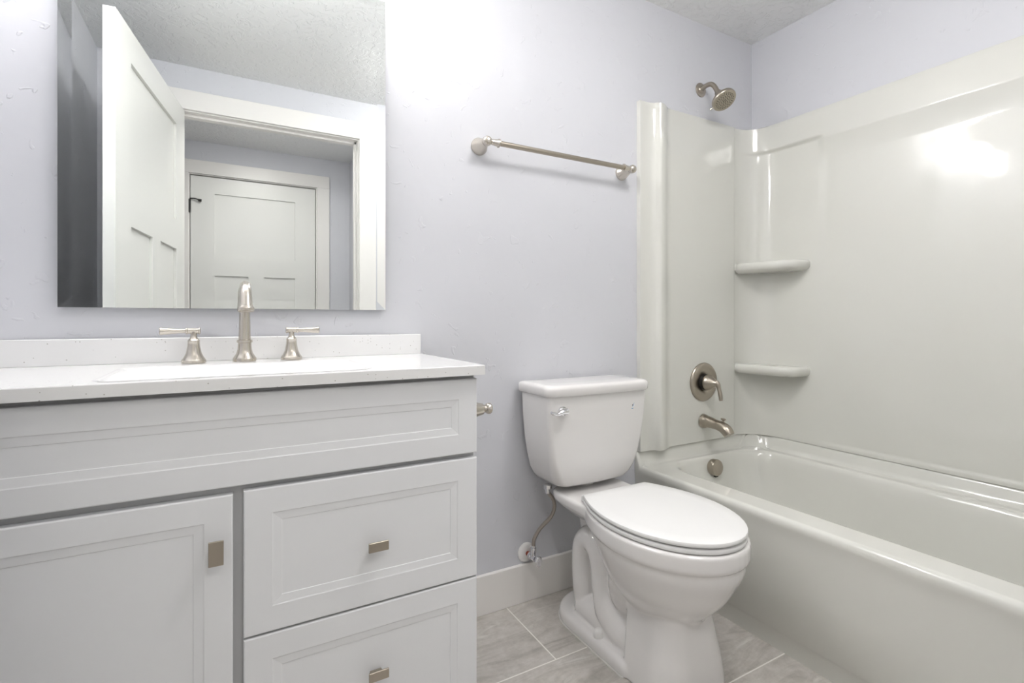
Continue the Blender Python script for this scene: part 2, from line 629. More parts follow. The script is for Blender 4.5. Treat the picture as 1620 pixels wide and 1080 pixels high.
def hole(ins, z, r):
    return rrect(SX0 + ins, SX1 - ins, SY0 + ins, SY1 - ins, max(r - ins * 0.5, 0.01), 10, 6, z)


outer = rrect(CX0, CX1, CY0, CY1, 0.0025, 10, 6, CT - 0.0015)
outer_t = rrect(CX0 + 0.001, CX1 - 0.001, CY0 + 0.001, CY1 - 0.001, 0.0025, 10, 6, CT)
outer_b = rrect(CX0, CX1, CY0, CY1, 0.0025, 10, 6, ZV)
b = MB()
b.loft([hole(0.0, ZV, 0.03), outer_b, outer, outer_t, hole(0.0, CT, 0.03), hole(0.0, ZV, 0.03)], False, False)
b.build('slab', M['quartz'], ctop, 30)
rings = [hole(-0.012, CT + 0.0004, 0.03), hole(0.0, CT - 0.0002, 0.03), hole(0.006, CT - 0.003, 0.03), hole(0.03, CT - 0.020, 0.04), hole(0.050, CT - 0.050, 0.05),
         hole(0.062, CT - 0.085, 0.06), hole(0.078, CT - 0.100, 0.06), hole(0.10, CT - 0.106, 0.05), hole(0.118, CT - 0.109, 0.02)]
MB().loft(rings, False, True).build('basin', M['sinkwhite'], ctop, 50)
MB().lathe([(0, 0.022), (0.003, 0.022), (0.004, 0.018), (0.002, 0.014), (0.004, 0.010), (0.005, 0.0)], (0.03, -0.2875, CT - 0.109), n=24).build('drain', M['nickel'], ctop)
MB().box(CX0, CX1 - 0.003, -0.021, -0.001, CT, 0.930, 0.0012, 1).build('backsplash', M['quartz'], ctop, smooth=None)

# ------------------------------------------------------------------ faucet
CTs = CT
CT = CT + 0.0005
fa = thing('faucet', (0.031, -0.075, CT), 'brushed nickel widespread faucet with two lever handles on the vanity top', 'faucet')
FX, FY = 0.031, -0.075
b = MB()
b.lathe([(0, 0.0265), (0.007, 0.0265), (0.009, 0.0255), (0.012, 0.0235), (0.020, 0.0185), (0.030, 0.0160), (0.040, 0.0152), (0.046, 0.0152),
         (0.047, 0.0176), (0.053, 0.0176), (0.054, 0.0140), (0.122, 0.0118)], (FX, FY, CT))
b.build('spout_base', M['nickel'], fa, 30)
b = MB()
b.tube([(FX, FY, CT + 0.118), (FX, FY - 0.002, CT + 0.148), (FX, FY - 0.020, CT + 0.175), (FX, FY - 0.055, CT + 0.185), (FX, FY - 0.088, CT + 0.173),
        (FX, FY - 0.104, CT + 0.146), (FX, FY - 0.109, CT + 0.133)], [0.0118, 0.0122, 0.0125, 0.0125, 0.0128, 0.0140, 0.0155], 24, 8)
b.lathe([(0, 0.0155), (0.005, 0.0180), (0.009, 0.0182), (0.012, 0.0170), (0.012, 0.0125), (0.010, 0.012)], (FX, FY - 0.109, CT + 0.135), (0, -0.16, -1))
b.build('spout', M['nickel'], fa, 35)


def fhandle(x, s):
    b = MB()
    b.lathe([(0, 0.0255), (0.007, 0.0255), (0.009, 0.0240), (0.014, 0.0205), (0.024, 0.0160), (0.040, 0.0130), (0.050, 0.0122), (0.051, 0.0126),
             (0.054, 0.0126), (0.055, 0.0115), (0.060, 0.0080), (0.065, 0.0065), (0.074, 0.0065)], (x, FY, CT))
    h = b.build('handle', M['nickel'], fa, 30, origin=(x, FY, CT))
    b = MB()
    z = CT + 0.0765
    b.lathe([(-0.014, 0.0060), (-0.0125, 0.0082), (-0.010, 0.0082), (-0.009, 0.0065), (0.012, 0.0065), (0.013, 0.0078), (0.016, 0.0078), (0.017, 0.0052),
             (0.030, 0.0054), (0.060, 0.0082), (0.066, 0.0092), (0.068, 0.0070)], (x, FY, z), (s, 0, 0), 24)
    b.build('lever', M['nickel'], h, 30)


fhandle(FX - 0.108, -1)
fhandle(FX + 0.108, 1)

# ------------------------------------------------------------------ mirror
MX0, MX1, MZ0, MZ1 = -0.3385, 0.4005, 1.0025, 1.916
mir = thing('mirror', (0.031, -0.001, MZ0), 'frameless rectangular mirror with angled glass border on the wall above the faucet', 'mirror')
yb, ye, yf = -0.006, -0.0200, -0.0193
bw = 0.0245


def rect(i, y):
    return [Vector((MX0 + i, y, MZ0 + i)), Vector((MX1 - i, y, MZ0 + i)), Vector((MX1 - i, y, MZ1 - i)), Vector((MX0 + i, y, MZ1 - i))]


MB().loft([rect(0, ye), rect(bw, yf)], False, True).build('glass', M['mirror'], mir, smooth=None)
MB().loft([rect(0, -0.0115), rect(0, ye)], False, False).build('glass_edge', M['glassedge'], mir, smooth=None)
MB().box(MX0 + 0.004, MX1 - 0.004, -0.0115, 0, MZ0 + 0.004, MZ1 - 0.004).build('backing', M['dark'], mir, smooth=None)

# ------------------------------------------------------------------ vanity light above the mirror
vl = thing('vanity_light', (0.031, 0, 2.07), 'three shade vanity light on the wall above the mirror', 'wall light')
MB().box(-0.35, 0.41, -0.022, 0, 2.095, 2.155, 0.004, 2).build('back_plate', M['nickel'], vl, smooth=None)
for x in (-0.305, 0.031, 0.367):
    b = MB()
    b.tube([(x, -0.02, 2.125), (x, -0.08, 2.135), (x, -0.115, 2.130), (x, -0.12, 2.11)], 0.007, 12)
    b.lathe([(0, 0.012), (0.01, 0.03), (0.03, 0.03)], (x, -0.12, 2.115), (0, 0, -1))
    b.build('arm', M['nickel'], vl)
    MB().lathe([(0, 0.028), (-0.003, 0.040), (-0.02, 0.046), (-0.085, 0.056), (-0.095, 0.056), (-0.0955, 0.050), (-0.090, 0.030), (-0.088, 0.001)],
               (x, -0.12, 2.090)).build('shade', M['shade'], vl, 40)

# ------------------------------------------------------------------ added fill lights, out of view
cl = thing('added_fill_light', (1.02, -0.98, ZC), 'round fill light added under the bathroom ceiling, out of view', 'fill light')  # unseen lamp added to brighten the floor, toilet and lower walls
MB().lathe([(0, 0.125), (-0.02, 0.135), (-0.024, 0.130), (-0.024, 0.110)], (1.02, -0.98, ZC - 0.0005)).build('rim', M['trim'], cl)
MB().lathe(smoothprof([(-0.020, 0.120), (-0.035, 0.165), (-0.060, 0.180), (-0.090, 0.160), (-0.115, 0.10), (-0.124, 0.001)], 4), (1.02, -0.98, ZC)).build('lens', M['room_fill_lens'], cl)
hl = thing('added_hallway_fill_light', (0.20, -1.95, ZC), 'round fill light added under the hallway ceiling, out of view', 'fill light')  # unseen lamp added to throw light through the doorway onto the vanity fronts
MB().lathe([(0, 0.16), (-0.02, 0.16), (-0.022, 0.155), (-0.022, 0.14)], (0.20, -1.95, ZC - 0.0005)).build('rim', M['trim'], hl)
MB().lathe([(-0.018, 0.14), (-0.035, 0.13), (-0.045, 0.08), (-0.048, 0.001)], (0.20, -1.95, ZC)).build('lens', M['hall_fill_lens'], hl)

# ------------------------------------------------------------------ towel bar
tb = thing('towel_bar', (1.023, 0, 1.543), 'brushed nickel towel bar on the wall above the toilet', 'towel bar')
TZ = 1.545
for x, s in ((0.716, 1), (1.330, -1)):
    b = MB()
    b.lathe([(0, 0.0285), (0.006, 0.0285), (0.009, 0.0270), (0.030, 0.0185), (0.045, 0.0130), (0.050, 0.0115), (0.052, 0.0135), (0.055, 0.0140)],
            (x, 0, TZ), (0, -1, 0))
    b.lathe(smoothprof([(0, 0.009), (0.004, 0.0138), (0.012, 0.0158), (0.020, 0.0145), (0.026, 0.008), (0.0275, 0.0)], 4), (x, -0.050, TZ), (0, -1, 0))
    b.lathe([(0, 0.009), (0.012, 0.0085), (0.030, 0.0105), (0.040, 0.0122), (0.0405, 0.0140), (0.0435, 0.0140), (0.044, 0.010)], (x, -0.062, TZ), (s, 0, 0))
    b.build('post', M['nickel'], tb, 30)
MB().lathe([(0, 0.0088), (0.54, 0.0088)], (0.753, -0.062, TZ), (1, 0, 0), 24).build('bar', M['nickel_dark'], tb)

# ------------------------------------------------------------------ toilet paper holder on the vanity side
tp = thing('toilet_paper_holder', (0.502, -0.28, 0.748), 'brushed nickel toilet paper holder on the side of the vanity', 'paper holder')
PZ = 0.749
for y in (-0.36, -0.20):
    b = MB()
    b.lathe([(0, 0.027), (0.006, 0.027), (0.010, 0.025), (0.032, 0.0185), (0.052, 0.0140), (0.0555, 0.0105), (0.0565, 0.0085), (0.0600, 0.0085)], (0.502, y, PZ), (1, 0, 0))
    b.lathe(smoothprof([(0, 0.006), (0.004, 0.0115), (0.010, 0.0138), (0.017, 0.0122), (0.021, 0.0)], 4), (0.5605, y, PZ), (1, 0, 0))
    b.build('post', M['nickel'], tp, 30)
MB().lathe([(0, 0.006), (0.146, 0.006)], (0.569, -0.353, PZ), (0, 1, 0), 16).build('roller', M['nickel'], tp)

# ------------------------------------------------------------------ toilet
TX = 1.067
toi = thing('toilet', (TX, -0.38, 0), 'white two piece elongated toilet with closed lid between vanity and bathtub', 'toilet')


def egg(yc_back, yf, hw_b, hw, z, ymax, n=48, pw=2.0):
    """closed outline: straight/tapered back at yc_back with half width hw_b, widest hw at ymax, rounded front at yf"""
    pts = []
    half = n // 2
    # right side back -> front -> left side back ; param
    for i in range(half + 1):
        a = PI * i / half          # 0 right, PI left
        ca, sa = math.cos(a), math.sin(a)
        x = hw * (abs(ca) ** (2 / pw)) * (1 if ca >= 0 else -1)
        y = ymax - (ymax - yf) * (abs(sa) ** (2 / pw))
        pts.append(Vector((TX + x, y, z)))
    m_ = 10
    left = []
    for i in range(1, m_ + 1):
        t = i / m_
        y = ymax + (yc_back - ymax) * t
        x = hw_b + (hw - hw_b) * (1 - t * t)**1.0
        left.append(Vector((TX - x, y, z)))
    right = [Vector((2 * TX - p.x, p.y, z)) for p in reversed(left)]
    return pts + left + right


# bowl, pedestal, deck, trapway and foot fused by a voxel remesh
b = MB()
# main bowl: (z, back y, front y, hw_b, hw, ymax)
secs = [(0.409, -0.270, -0.708, 0.120, 0.1800, -0.480), (0.405, -0.268, -0.713, 0.124, 0.1850, -0.480), (0.368, -0.268, -0.713, 0.124, 0.1850, -0.480),
        (0.361, -0.270, -0.708, 0.122, 0.1815, -0.480), (0.357, -0.275, -0.700, 0.116, 0.1750, -0.480), (0.330, -0.285, -0.700, 0.110, 0.1720, -0.485),
        (0.290, -0.300, -0.680, 0.100, 0.1590, -0.480), (0.250, -0.315, -0.657, 0.090, 0.1430, -0.478), (0.215, -0.330, -0.628, 0.080, 0.1220, -0.475),
        (0.185, -0.345, -0.600, 0.070, 0.1000, -0.470), (0.160, -0.360, -0.590, 0.060, 0.0850, -0.470)]
fine = secs[:4]
for i in range(4, len(secs) - 1):
    q = [secs[max(i - 1, 4)], secs[i], secs[i + 1], secs[min(i + 2, len(secs) - 1)]]
    for k in range(6):
        t = k / 6
        fine.append(tuple(0.5 * (2 * q[1][j] + (q[2][j] - q[0][j]) * t + (2 * q[0][j] - 5 * q[1][j] + 4 * q[2][j] - q[3][j]) * t * t
                                 + (3 * q[1][j] - q[0][j] - 3 * q[2][j] + q[3][j]) * t ** 3) for j in range(6)))
fine.append(secs[-1])
b.loft([egg(s[1], s[2], s[3], s[4], s[0], s[5]) for s in fine])
# pedestal
ped = [(0.205, -0.420, -0.588, 0.092, 0.03), (0.165, -0.425, -0.592, 0.098, 0.035), (0.12, -0.430, -0.600, 0.108, 0.04), (0.06, -0.440, -0.610, 0.122, 0.045), (0.0, -0.445, -0.618, 0.132, 0.05)]
b.loft([rrect(TX - p[3], TX + p[3], p[2], p[1], p[4], 6, 8, p[0], rs=(p[4] * 1.7, 0.012, 0.012, p[4] * 1.7)) for p in ped])
# deck under the tank
dk = [(0.4095, 0.0, 0.0), (0.404, 0.006, 0.004), (0.385, 0.006, 0.0), (0.370, -0.004, -0.03), (0.345, -0.03, -0.06)]
b.loft([rrect(TX - 0.132 - e, TX + 0.132 + e, -0.40, -0.082 + e2, 0.03, 6, 6, z, rs=(0.03, 0.06, 0.06, 0.03)) for z, e, e2 in dk])
# web from deck down to the trapway
b.loft([rrect(TX - 0.060, TX + 0.060, -0.42, -0.13, 0.03, 6, 6, 0.36), rrect(TX - 0.062, TX + 0.062, -0.44, -0.17, 0.03, 6, 6, 0.20), rrect(TX - 0.062, TX + 0.062, -0.46, -0.16, 0.03, 6, 6, 0.02)])
# sump bulge
bm = bmesh.new()
bmesh.ops.create_uvsphere(bm, u_segments=24, v_segments=16, radius=1.0)
bm.transform(Matrix.Translation((TX, -0.400, 0.235)) @ Matrix.Rotation(R(14), 4, 'X') @ Matrix.Diagonal((0.114, 0.094, 0.165, 1)))
b.from_bm(bm)
for s in (-1, 1):
    X = TX + s * 0.060
    b.tube([(X - s * 0.01, -0.205, 0.02), (X, -0.195, 0.10), (X, -0.185, 0.19), (X, -0.195, 0.250), (X, -0.230, 0.276), (X, -0.268, 0.254), (X, -0.284, 0.205),
            (X + s * 0.002, -0.296, 0.150), (X + s * 0.004, -0.330, 0.095), (X, -0.39, 0.060), (X - s * 0.01, -0.45, 0.045)],
           [0.048, 0.041, 0.039, 0.040, 0.041, 0.041, 0.040, 0.042, 0.050, 0.052, 0.045], 20, 8)
    b.tube([(X, -0.195, 0.055), (X, -0.27, 0.055), (X, -0.36, 0.048), (X - s * 0.004, -0.45, 0.040)], [0.046, 0.050, 0.050, 0.045], 20, 6)
# foot flange
ft = [(0.0, 0.0), (0.022, 0.0), (0.032, 0.004), (0.038, 0.014)]
b.loft([rrect(TX - 0.139 + e, TX + 0.139 - e, -0.47 + e, -0.075 - e, 0.09, 8, 12, z, rs=(0.02, 0.122, 0.122, 0.02)) for z, e in ft])
bowl = b.build('bowl', M['ceramic'], toi, None)
rm = bowl.modifiers.new('fuse', 'REMESH')
rm.mode = 'VOXEL'
rm.voxel_size = 0.0035
rm.use_smooth_shade = True
sm = bowl.modifiers.new('soften', 'SMOOTH')
sm.factor = 0.5
sm.iterations = 12
for s in (-1, 1):
    MB().lathe(smoothprof([(0, 0.0155), (0.008, 0.0155), (0.017, 0.013), (0.023, 0.007), (0.0245, 0.0)], 4), (TX + s * 0.116, -0.330, 0.036)).build('bolt_cap', M['white_plastic'], toi)
# caulk line
b = MB()
b.loft([rrect(TX - 0.1415, TX + 0.1415, -0.46, -0.0725, 0.09, 8, 12, z, rs=(0.005, 0.124, 0.124, 0.005)) for z in (0.0, 0.003)], True, True)
b.build('caulk_bead', M['caulk'], toi)


def slab_egg(z0, z1, e, name, r, material, dome=0.0):
    def ring(z, i):
        return egg(-0.268 - i, -0.708 + i, 0.126 - i, 0.181 - i, z, -0.468)
    rings = [ring(z0, r + e), ring(z0 + 0.4 * r, e + 0.3 * r), ring(z0 + r, e), ring(z1 - r, e), ring(z1 - 0.35 * r, e + 0.25 * r), ring(z1, e + r * 1.2),
             ring(z1 + dome * 0.5, e + 0.04), ring(z1 + dome, e + 0.10)]
    o = MB().loft(rings).build(name, material, toi, 40)
    return o


slab_egg(0.4105, 0.4235, 0.001, 'seat', 0.004, M['seat'])
lid = slab_egg(0.4265, 0.4400, 0.000, 'seat_lid', 0.005, M['seat'], 0.001)
for s in (-1, 1):
    b = MB()
    b.lathe([(-0.022, 0.008), (-0.020, 0.0095), (0.020, 0.0095), (0.022, 0.008)], (TX + s * 0.098, -0.258, 0.4225), (1, 0, 0), 16)
    b.box(TX + s * 0.098 - 0.018, TX + s * 0.098 + 0.018, -0.266, -0.242, 0.4095, 0.416, 0.002, 1)
    b.build('hinge', M['seat'], toi)

# tank
def tank_ring(z, hw, yf, r, yb_=-0.022):
    ring = rrect(TX - hw, TX + hw, yf, yb_, 0.02, 14, 8, z, rs=(r, 0.015, 0.015, r))
    out = []
    for p in ring:                      # bowed front
        k = max(0, 1 - ((p.x - TX) / hw) ** 2)
        fr = max(0, (yb_ - p.y) / (yb_ - yf))
        out.append(Vector((p.x, p.y - 0.012 * k * fr, p.z)))
    return out


rings = [tank_ring(z, hw, yf, r) for z, hw, yf, r in
         [(0.424, 0.110, -0.135, 0.03), (0.427, 0.132, -0.155, 0.03), (0.436, 0.147, -0.168, 0.03), (0.452, 0.160, -0.176, 0.028), (0.475, 0.1725, -0.181, 0.026),
          (0.52, 0.184, -0.186, 0.018), (0.58, 0.194, -0.191, 0.016), (0.65, 0.201, -0.196, 0.015), (0.733, 0.205, -0.200, 0.015)]]
MB().loft(rings).build('tank', M['ceramic'], toi, 50, origin=(TX, -0.1, 0.432))
rings = [tank_ring(z, hw, yf, r, -0.014 - max(0, 0.2135 - hw) * (0.9 if z > 0.75 else 0)) for z, hw, yf, r in
         [(0.731, 0.205, -0.200, 0.028), (0.732, 0.211, -0.208, 0.028), (0.735, 0.2135, -0.2115, 0.030), (0.755, 0.2150, -0.2135, 0.032), (0.761, 0.2130, -0.2110, 0.032),
          (0.7655, 0.2070, -0.2050, 0.030), (0.7675, 0.195, -0.193, 0.03), (0.769, 0.15, -0.15, 0.03)]]
MB().loft(rings).build('tank_lid', M['ceramic'], toi, 50)
MB().lathe([(0, 0.03), (0.03, 0.03)], (TX, -0.11, 0.405)).build('tank_gasket', M['caulk'], toi)
# flush lever
LX, LY, LZ = 0.910, -0.2050, 0.687
b = MB()
b.lathe([(0, 0.0150), (0.004, 0.0150), (0.006, 0.0135), (0.007, 0.008), (0.014, 0.0065)], (LX, LY + 0.002, LZ), (0, -1, 0), 24)
b.tube([(LX + 0.004, LY - 0.014, LZ + 0.001), (LX - 0.012, LY - 0.017, LZ + 0.001), (LX - 0.030, LY - 0.016, LZ - 0.005), (LX - 0.044, LY - 0.014, LZ - 0.002), (LX - 0.053, LY - 0.013, LZ + 0.002)],
       [0.0115, 0.0095, 0.0058, 0.0062, 0.0048], 16, 6, 0.9)
b.build('flush_lever', M['chrome'], toi, 40)
# round water saving sticker
SXc, SZc, SY_ = 1.200, 0.684, -0.2035
for nm, r, mt, dy, dz in (('sticker', 0.0098, 'label', 0, 0), ):
    st = MB().lathe([(0, r), (0.0005, r)], (SXc, SY_, SZc), (0.02, -1, 0), 28).build(nm, M[mt], toi)
b = MB()
ring_o = [Vector((SXc + 0.0102 * math.cos(a), SY_ - 0.0006, SZc + 0.0102 * math.sin(a))) for a in [R(20 + i * 14) for i in range(11)]]
ring_i = [Vector((SXc + 0.0085 * math.cos(a), SY_ - 0.0006, SZc + 0.0085 * math.sin(a))) for a in [R(20 + i * 14) for i in range(11)]]
b.loft([ring_o, ring_i], False, False, False)
b.build('printed_arc', M['green'], st)
b = MB()
ring_o = [Vector((SXc + 0.0070 * math.cos(a), SY_ - 0.0007, SZc + 0.0070 * math.sin(a))) for a in [R(i * 15) for i in range(24)]]
ring_i = [Vector((SXc + 0.0058 * math.cos(a), SY_ - 0.0007, SZc + 0.0058 * math.sin(a))) for a in [R(i * 15) for i in range(24)]]
b.loft([ring_o, ring_i], False, False)
b.box(SXc - 0.004, SXc + 0.004, SY_ - 0.0007, SY_ - 0.0003, SZc - 0.0145, SZc - 0.012)
b.build('printed_ring', M['blue'], st)
drop = [Vector((SXc + x, SY_ - 0.0009, SZc + z)) for x, z in ((0, 0.0052), (-0.0018, 0.0015), (-0.0030, -0.0010), (-0.0025, -0.0034), (0, -0.0045), (0.0025, -0.0034), (0.0030, -0.0010), (0.0018, 0.0015))]
MB().loft([drop, [p + Vector((0, 0.0003, 0)) for p in drop]]).build('printed_drop', M['darkblue'], st, smooth=None)

# ------------------------------------------------------------------ water supply
EX, EZ = 0.897, 0.166
ws = thing('water_supply_valve', (EX, 0, EZ), 'chrome angle stop with braided hose on the wall behind the toilet', 'valve')
MB().lathe(smoothprof([(0, 0.033), (0.004, 0.033), (0.009, 0.028), (0.012, 0.016), (0.012, 0.008)], 4), (EX, 0, EZ), (0, -1, 0)).build('escutcheon', M['white_plastic'], ws)
MB().lathe([(0.008, 0.0078), (0.034, 0.0078)], (EX, 0, EZ), (0, -1, 0), 20).build('copper_stub', M['copper'], ws)
b = MB()
b.lathe([(0.028, 0.0115), (0.040, 0.0115), (0.041, 0.009), (0.060, 0.009), (0.061, 0.0105), (0.066, 0.0105), (0.067, 0.005), (0.078, 0.005)], (EX, 0, EZ), (0, -1, 0), 6 * 3)
b.lathe([(0, 0.0085), (0.018, 0.0085), (0.019, 0.0105), (0.034, 0.0105), (0.035, 0.007), (0.042, 0.007)], (EX, -0.050, EZ), (0, 0, 1), 18)
b.build('valve_body', M['chrome'], ws, 30)
b = MB()
rg = []
for h, k in ((0, 0.75), (0.003, 1.0), (0.009, 1.0), (0.012, 0.75)):
    rg.append([Vector((EX + 0.013 * k * math.cos(2 * PI * i / 28), -0.076 - h, EZ + 0.0185 * k * math.sin(2 * PI * i / 28))) for i in range(28)])
b.loft(rg)
b.lathe([(0, 0.005), (0.0145, 0.005)], (EX, -0.075, EZ), (0, -1, 0), 14)
b.build('valve_handle', M['chrome'], ws, 30)
b = MB()
b.tube([(EX, -0.050, EZ + 0.040), (EX + 0.002, -0.052, EZ + 0.065), (EX + 0.020, -0.060, EZ + 0.098), (EX + 0.052, -0.075, EZ + 0.135), (EX + 0.060, -0.088, EZ + 0.172),
        (EX + 0.050, -0.094, EZ + 0.205), (EX + 0.030, -0.095, EZ + 0.232), (EX + 0.028, -0.095, EZ + 0.250)], 0.0064, 14, 8)
b.build('braided_hose', M['braid'], ws)
TXn, TYn = 0.925, -0.095
b = MB()
b.lathe([(0.394, 0.0082), (0.410, 0.0082)], (TXn, TYn, 0), n=16)
b.lathe([(0.409, 0.010), (0.411, 0.0150), (0.4225, 0.0150), (0.4240, 0.011)], (TXn, TYn, 0), n=8)
b.build('coupling_nut', M['chrome'], ws, 30)

# ------------------------------------------------------------------ bathtub
tub = thing('bathtub', (1.77, -0.783, 0), 'white alcove bathtub with smooth apron beside the toilet', 'bathtub')
OX0, OX1, OY0, OY1 = XT - 0.006, XR - 0.001, YF + 0.001, -0.001
BX0, BX1, BY0, BY1 = 1.500, 2.062, -1.500, -0.052
NS, NC = 26, 10


def zt(x, y):
    d = min(OX1 - x, OY1 - y, y - OY0)
    e = min(OY1 - y, y - OY0)
    if x > 1.993 and e < 0.136:
        d = min(d, 0.126 + 0.012 - math.hypot(x - 1.993, 0.136 - e))
    return 0.397 + 0.053 * (1 - sstep(0.004, 0.024, d))


def oring(z, ins=0.0, top=False, dz=0.0):
    r_ = rrect(OX0 + ins, OX1, OY0, OY1, 0.001, NS, NC, z)
    if top:
        for p in r_:
            p.z = zt(p.x, p.y) + dz
    return r_


def mixring(t, dz=0.0):
    A = rrect(OX0 + 0.0085, OX1, OY0, OY1, 0.001, NS, NC, 0)
    B = rrect(BX0, BX1, BY0, BY1, 0.13, NS, NC, 0)
    out = []
    for a, c in zip(A, B):
        p = a.lerp(c, t)
        p.z = zt(p.x, p.y) + dz
        out.append(p)
    return out


def bring(ins, z, insy=0.0, insf=0.0):
    return rrect(BX0 + ins, BX1 - ins, BY0 + ins + insf, BY1 - ins - insy, 0.13, NS, NC, z)


rings = [oring(0.0, 0.006), oring(0.045, 0.006), oring(0.056, 0.003), oring(0.062, 0.0), oring(0.20, -0.002), oring(0.33, -0.002), oring(0.36, -0.004), oring(0.37, -0.006)]
rings += [oring(0, -0.006, True, -0.018), oring(0, -0.004, True, -0.008), oring(0, 0.001, True, -0.002), oring(0, 0.008, True, 0.0)]
rings += [mixring(t) for t in (0.03, 0.06, 0.1, 0.13, 0.16, 0.24, 0.32, 0.42, 0.55, 0.7, 0.85, 0.94)]
rings += [mixring(1.0, -0.001), bring(0.005, 0.391), bring(0.010, 0.380), bring(0.016, 0.350), bring(0.032, 0.25, 0.01, 0.05), bring(0.050, 0.15, 0.02, 0.12), bring(0.070, 0.10, 0.03, 0.16),
          bring(0.10, 0.078, 0.04, 0.18), bring(0.15, 0.070, 0.04, 0.2)]
MB().loft(rings, True, True).build('tub_shell', M['acrylic'], tub, 60)
b = MB()
b.lathe([(0, 0.030), (0.004, 0.033), (0.006, 0.034), (0.026, 0.034), (0.030, 0.032), (0.031, 0.030), (0.0315, 0.0)], (1.773, -0.066, 0.353), (0, -1, 0.10), 40)
b.build('overflow_cover', M['nickel_dark'], tub, 30)
MB().box(1.765, 1.781, -0.092, -0.080, 0.3155, 0.323, 0.001, 1).build('overflow_slot', M['dark'], tub, smooth=None)
MB().lathe([(0, 0.033), (0.004, 0.033), (0.006, 0.028), (0.012, 0.02), (0.014, 0.0)], (1.78, -0.30, 0.070)).build('drain', M['nickel_dark'], tub)

# ------------------------------------------------------------------ tub surround
sur = thing('tub_surround', (1.77, -0.783, 0.45), 'glossy warm white moulded shower surround above the bathtub', 'shower surround')
SZ0, SZ1 = 0.4515, 1.842


def end_off(x, z):
    """distance from the end wall"""
    if x < 1.60:
        k = 0.022
        up = sstep(1.470, 1.499, x)
        dn = sstep(1.500, 1.585, x)
        swell = 0.004 * math.exp(-((z - 1.69) / 0.035) ** 2)
        k += (0.027 + swell) * up * (1 - dn) - 0.004 * dn
        return k
    k = 0.018
    k -= 0.009 * sstep(1.984, 1.993, x)
    return k


def side_off(d, z):
    """distance from the long wall; d = distance from the end wall"""
    band = 0.023
    low = 0.009
    # raised frame between column and centre recess
    topz = 1.728
    t = sstep(topz - 0.010, topz + 0.006, z)
    base = low + (band - low) * t
    e = min(d, 1.566 - d)
    k = sstep(0.296, 0.348, e)
    if k > 0:
        rec = 0.005
        # coved top
        cz = 1.716
        u = min(1, max(0, (cz - z) / 0.105))
        cov = rec + (band - rec) * (math.sqrt(max(0, 1 - (1 - (1 - u)) ** 2)) * 0 + (1 - math.sin(u * PI / 2)))
        bot = 1 - sstep(0.462, 0.476, z)
        v = cov if z < cz else band
        v = max(v, rec + (low - rec) * bot)
        base = base * (1 - k) + v * k
    return base


CR = 0.126
xs = [XT, XT + 0.0005]
x = XT + 0.01
while x < 1.984:
    xs.append(x)
    x += 0.004 if (1.465 < x < 1.59) else 0.02
xs += [1.984, 1.986, 1.988, 1.990, 1.993]
zs = [SZ0, SZ0 + 0.004]
z = 0.46
while z < SZ1 - 0.004:
    zs.append(z)
    z += 0.004 if (z < 0.485 or 1.60 < z < 1.75) else 0.03
zs += [SZ1 - 0.004, SZ1]
cols = []       # functions z -> (x, y, nx, ny)


def end_pt(x, z, s):
    o_ = end_off(x, z)
    return (x, (-o_) if s == 0 else (YF + o_))


def cove_pt(a, z, s):
    # a: 0 end wall side .. 1 long wall side
    e0 = end_off(1.993, z)
    s1 = side_off(0.136, z)
    cx, cy = 1.993, 0.136
    X1 = XR - s1
    ang_ = a * PI / 2
    px = cx + (X1 - cx) * math.sin(ang_)
    d = cy - (cy - e0) * math.cos(ang_)
    return (px, -d if s == 0 else YF + d)


def side_pt(d, z):
    return (XR - side_off(d, z), -d)


path = []
for x in xs:
    path.append(('e0', x))
for i in range(1, 13):
    path.append(('c0', i / 12))
ds = []
d = 0.15
while d < 0.783:
    ds.append(d)
    d += 0.003 if 0.290 < d < 0.352 else 0.02
ds = ds + [1.566 - q for q in reversed(ds)]
for d in ds:
    path.append(('s', d))
for i in range(12, 0, -1):
    path.append(('c1', i / 12))
for x in reversed(xs):
    path.append(('e1', x))


def evalp(p, z):
    if p[0] == 'e0':
        return end_pt(p[1], z, 0)
    if p[0] == 'e1':
        return end_pt(p[1], z, 1)
    if p[0] == 'c0':
        return cove_pt(p[1], z, 0)
    if p[0] == 'c1':
        return cove_pt(p[1], z, 1)
    return side_pt(p[1], z)


def wallp(p, z):
    X, Y = evalp(p, z)
    if p[0] == 'e0':
        return (X, -0.0005)
    if p[0] == 'e1':
        return (X, YF + 0.0005)
    if p[0] == 's':
        return (XR - 0.0005, Y)
    a = p[1]
    y0 = -0.0005 if p[0] == 'c0' else YF + 0.0005
    # run along the two walls behind the cove
    if a < 0.5:
        return (1.993 + (XR - 0.0005 - 1.993) * a * 2, y0)
    yy = -0.136 if p[0] == 'c0' else YF + 0.136
    return (XR - 0.0005, y0 + (yy - y0) * (a - 0.5) * 2)


def surround_part(name, i0, i1):
    b = MB()
    P = path[i0:i1 + 1]
    rows = []
    for k, z in enumerate(zs):
        rows.append([Vector((*evalp(p, z), z)) for p in P])
    # rounded top lip: last row pulled toward the wall
    W = [Vector((*wallp(p, SZ1), SZ1)) for p in P]
    last = [a.lerp(c, 0.14) for a, c in zip(rows[-1], W)]
    for v_ in last:
        v_.z = SZ1
    rows[-1] = last
    Wb = [Vector((*wallp(p, SZ0), SZ0)) for p in P]
    n = len(P)
    allr = [Wb] + rows + [W]
    b.loft(allr, False, False, closed=False)
    # side edges at both ends
    for c in (0, n - 1):
        vs = [r_[c] for r_ in allr]
        b.add(vs, [tuple(range(len(vs)))])
    return b.build(name, M['acrylic'], sur, 45)


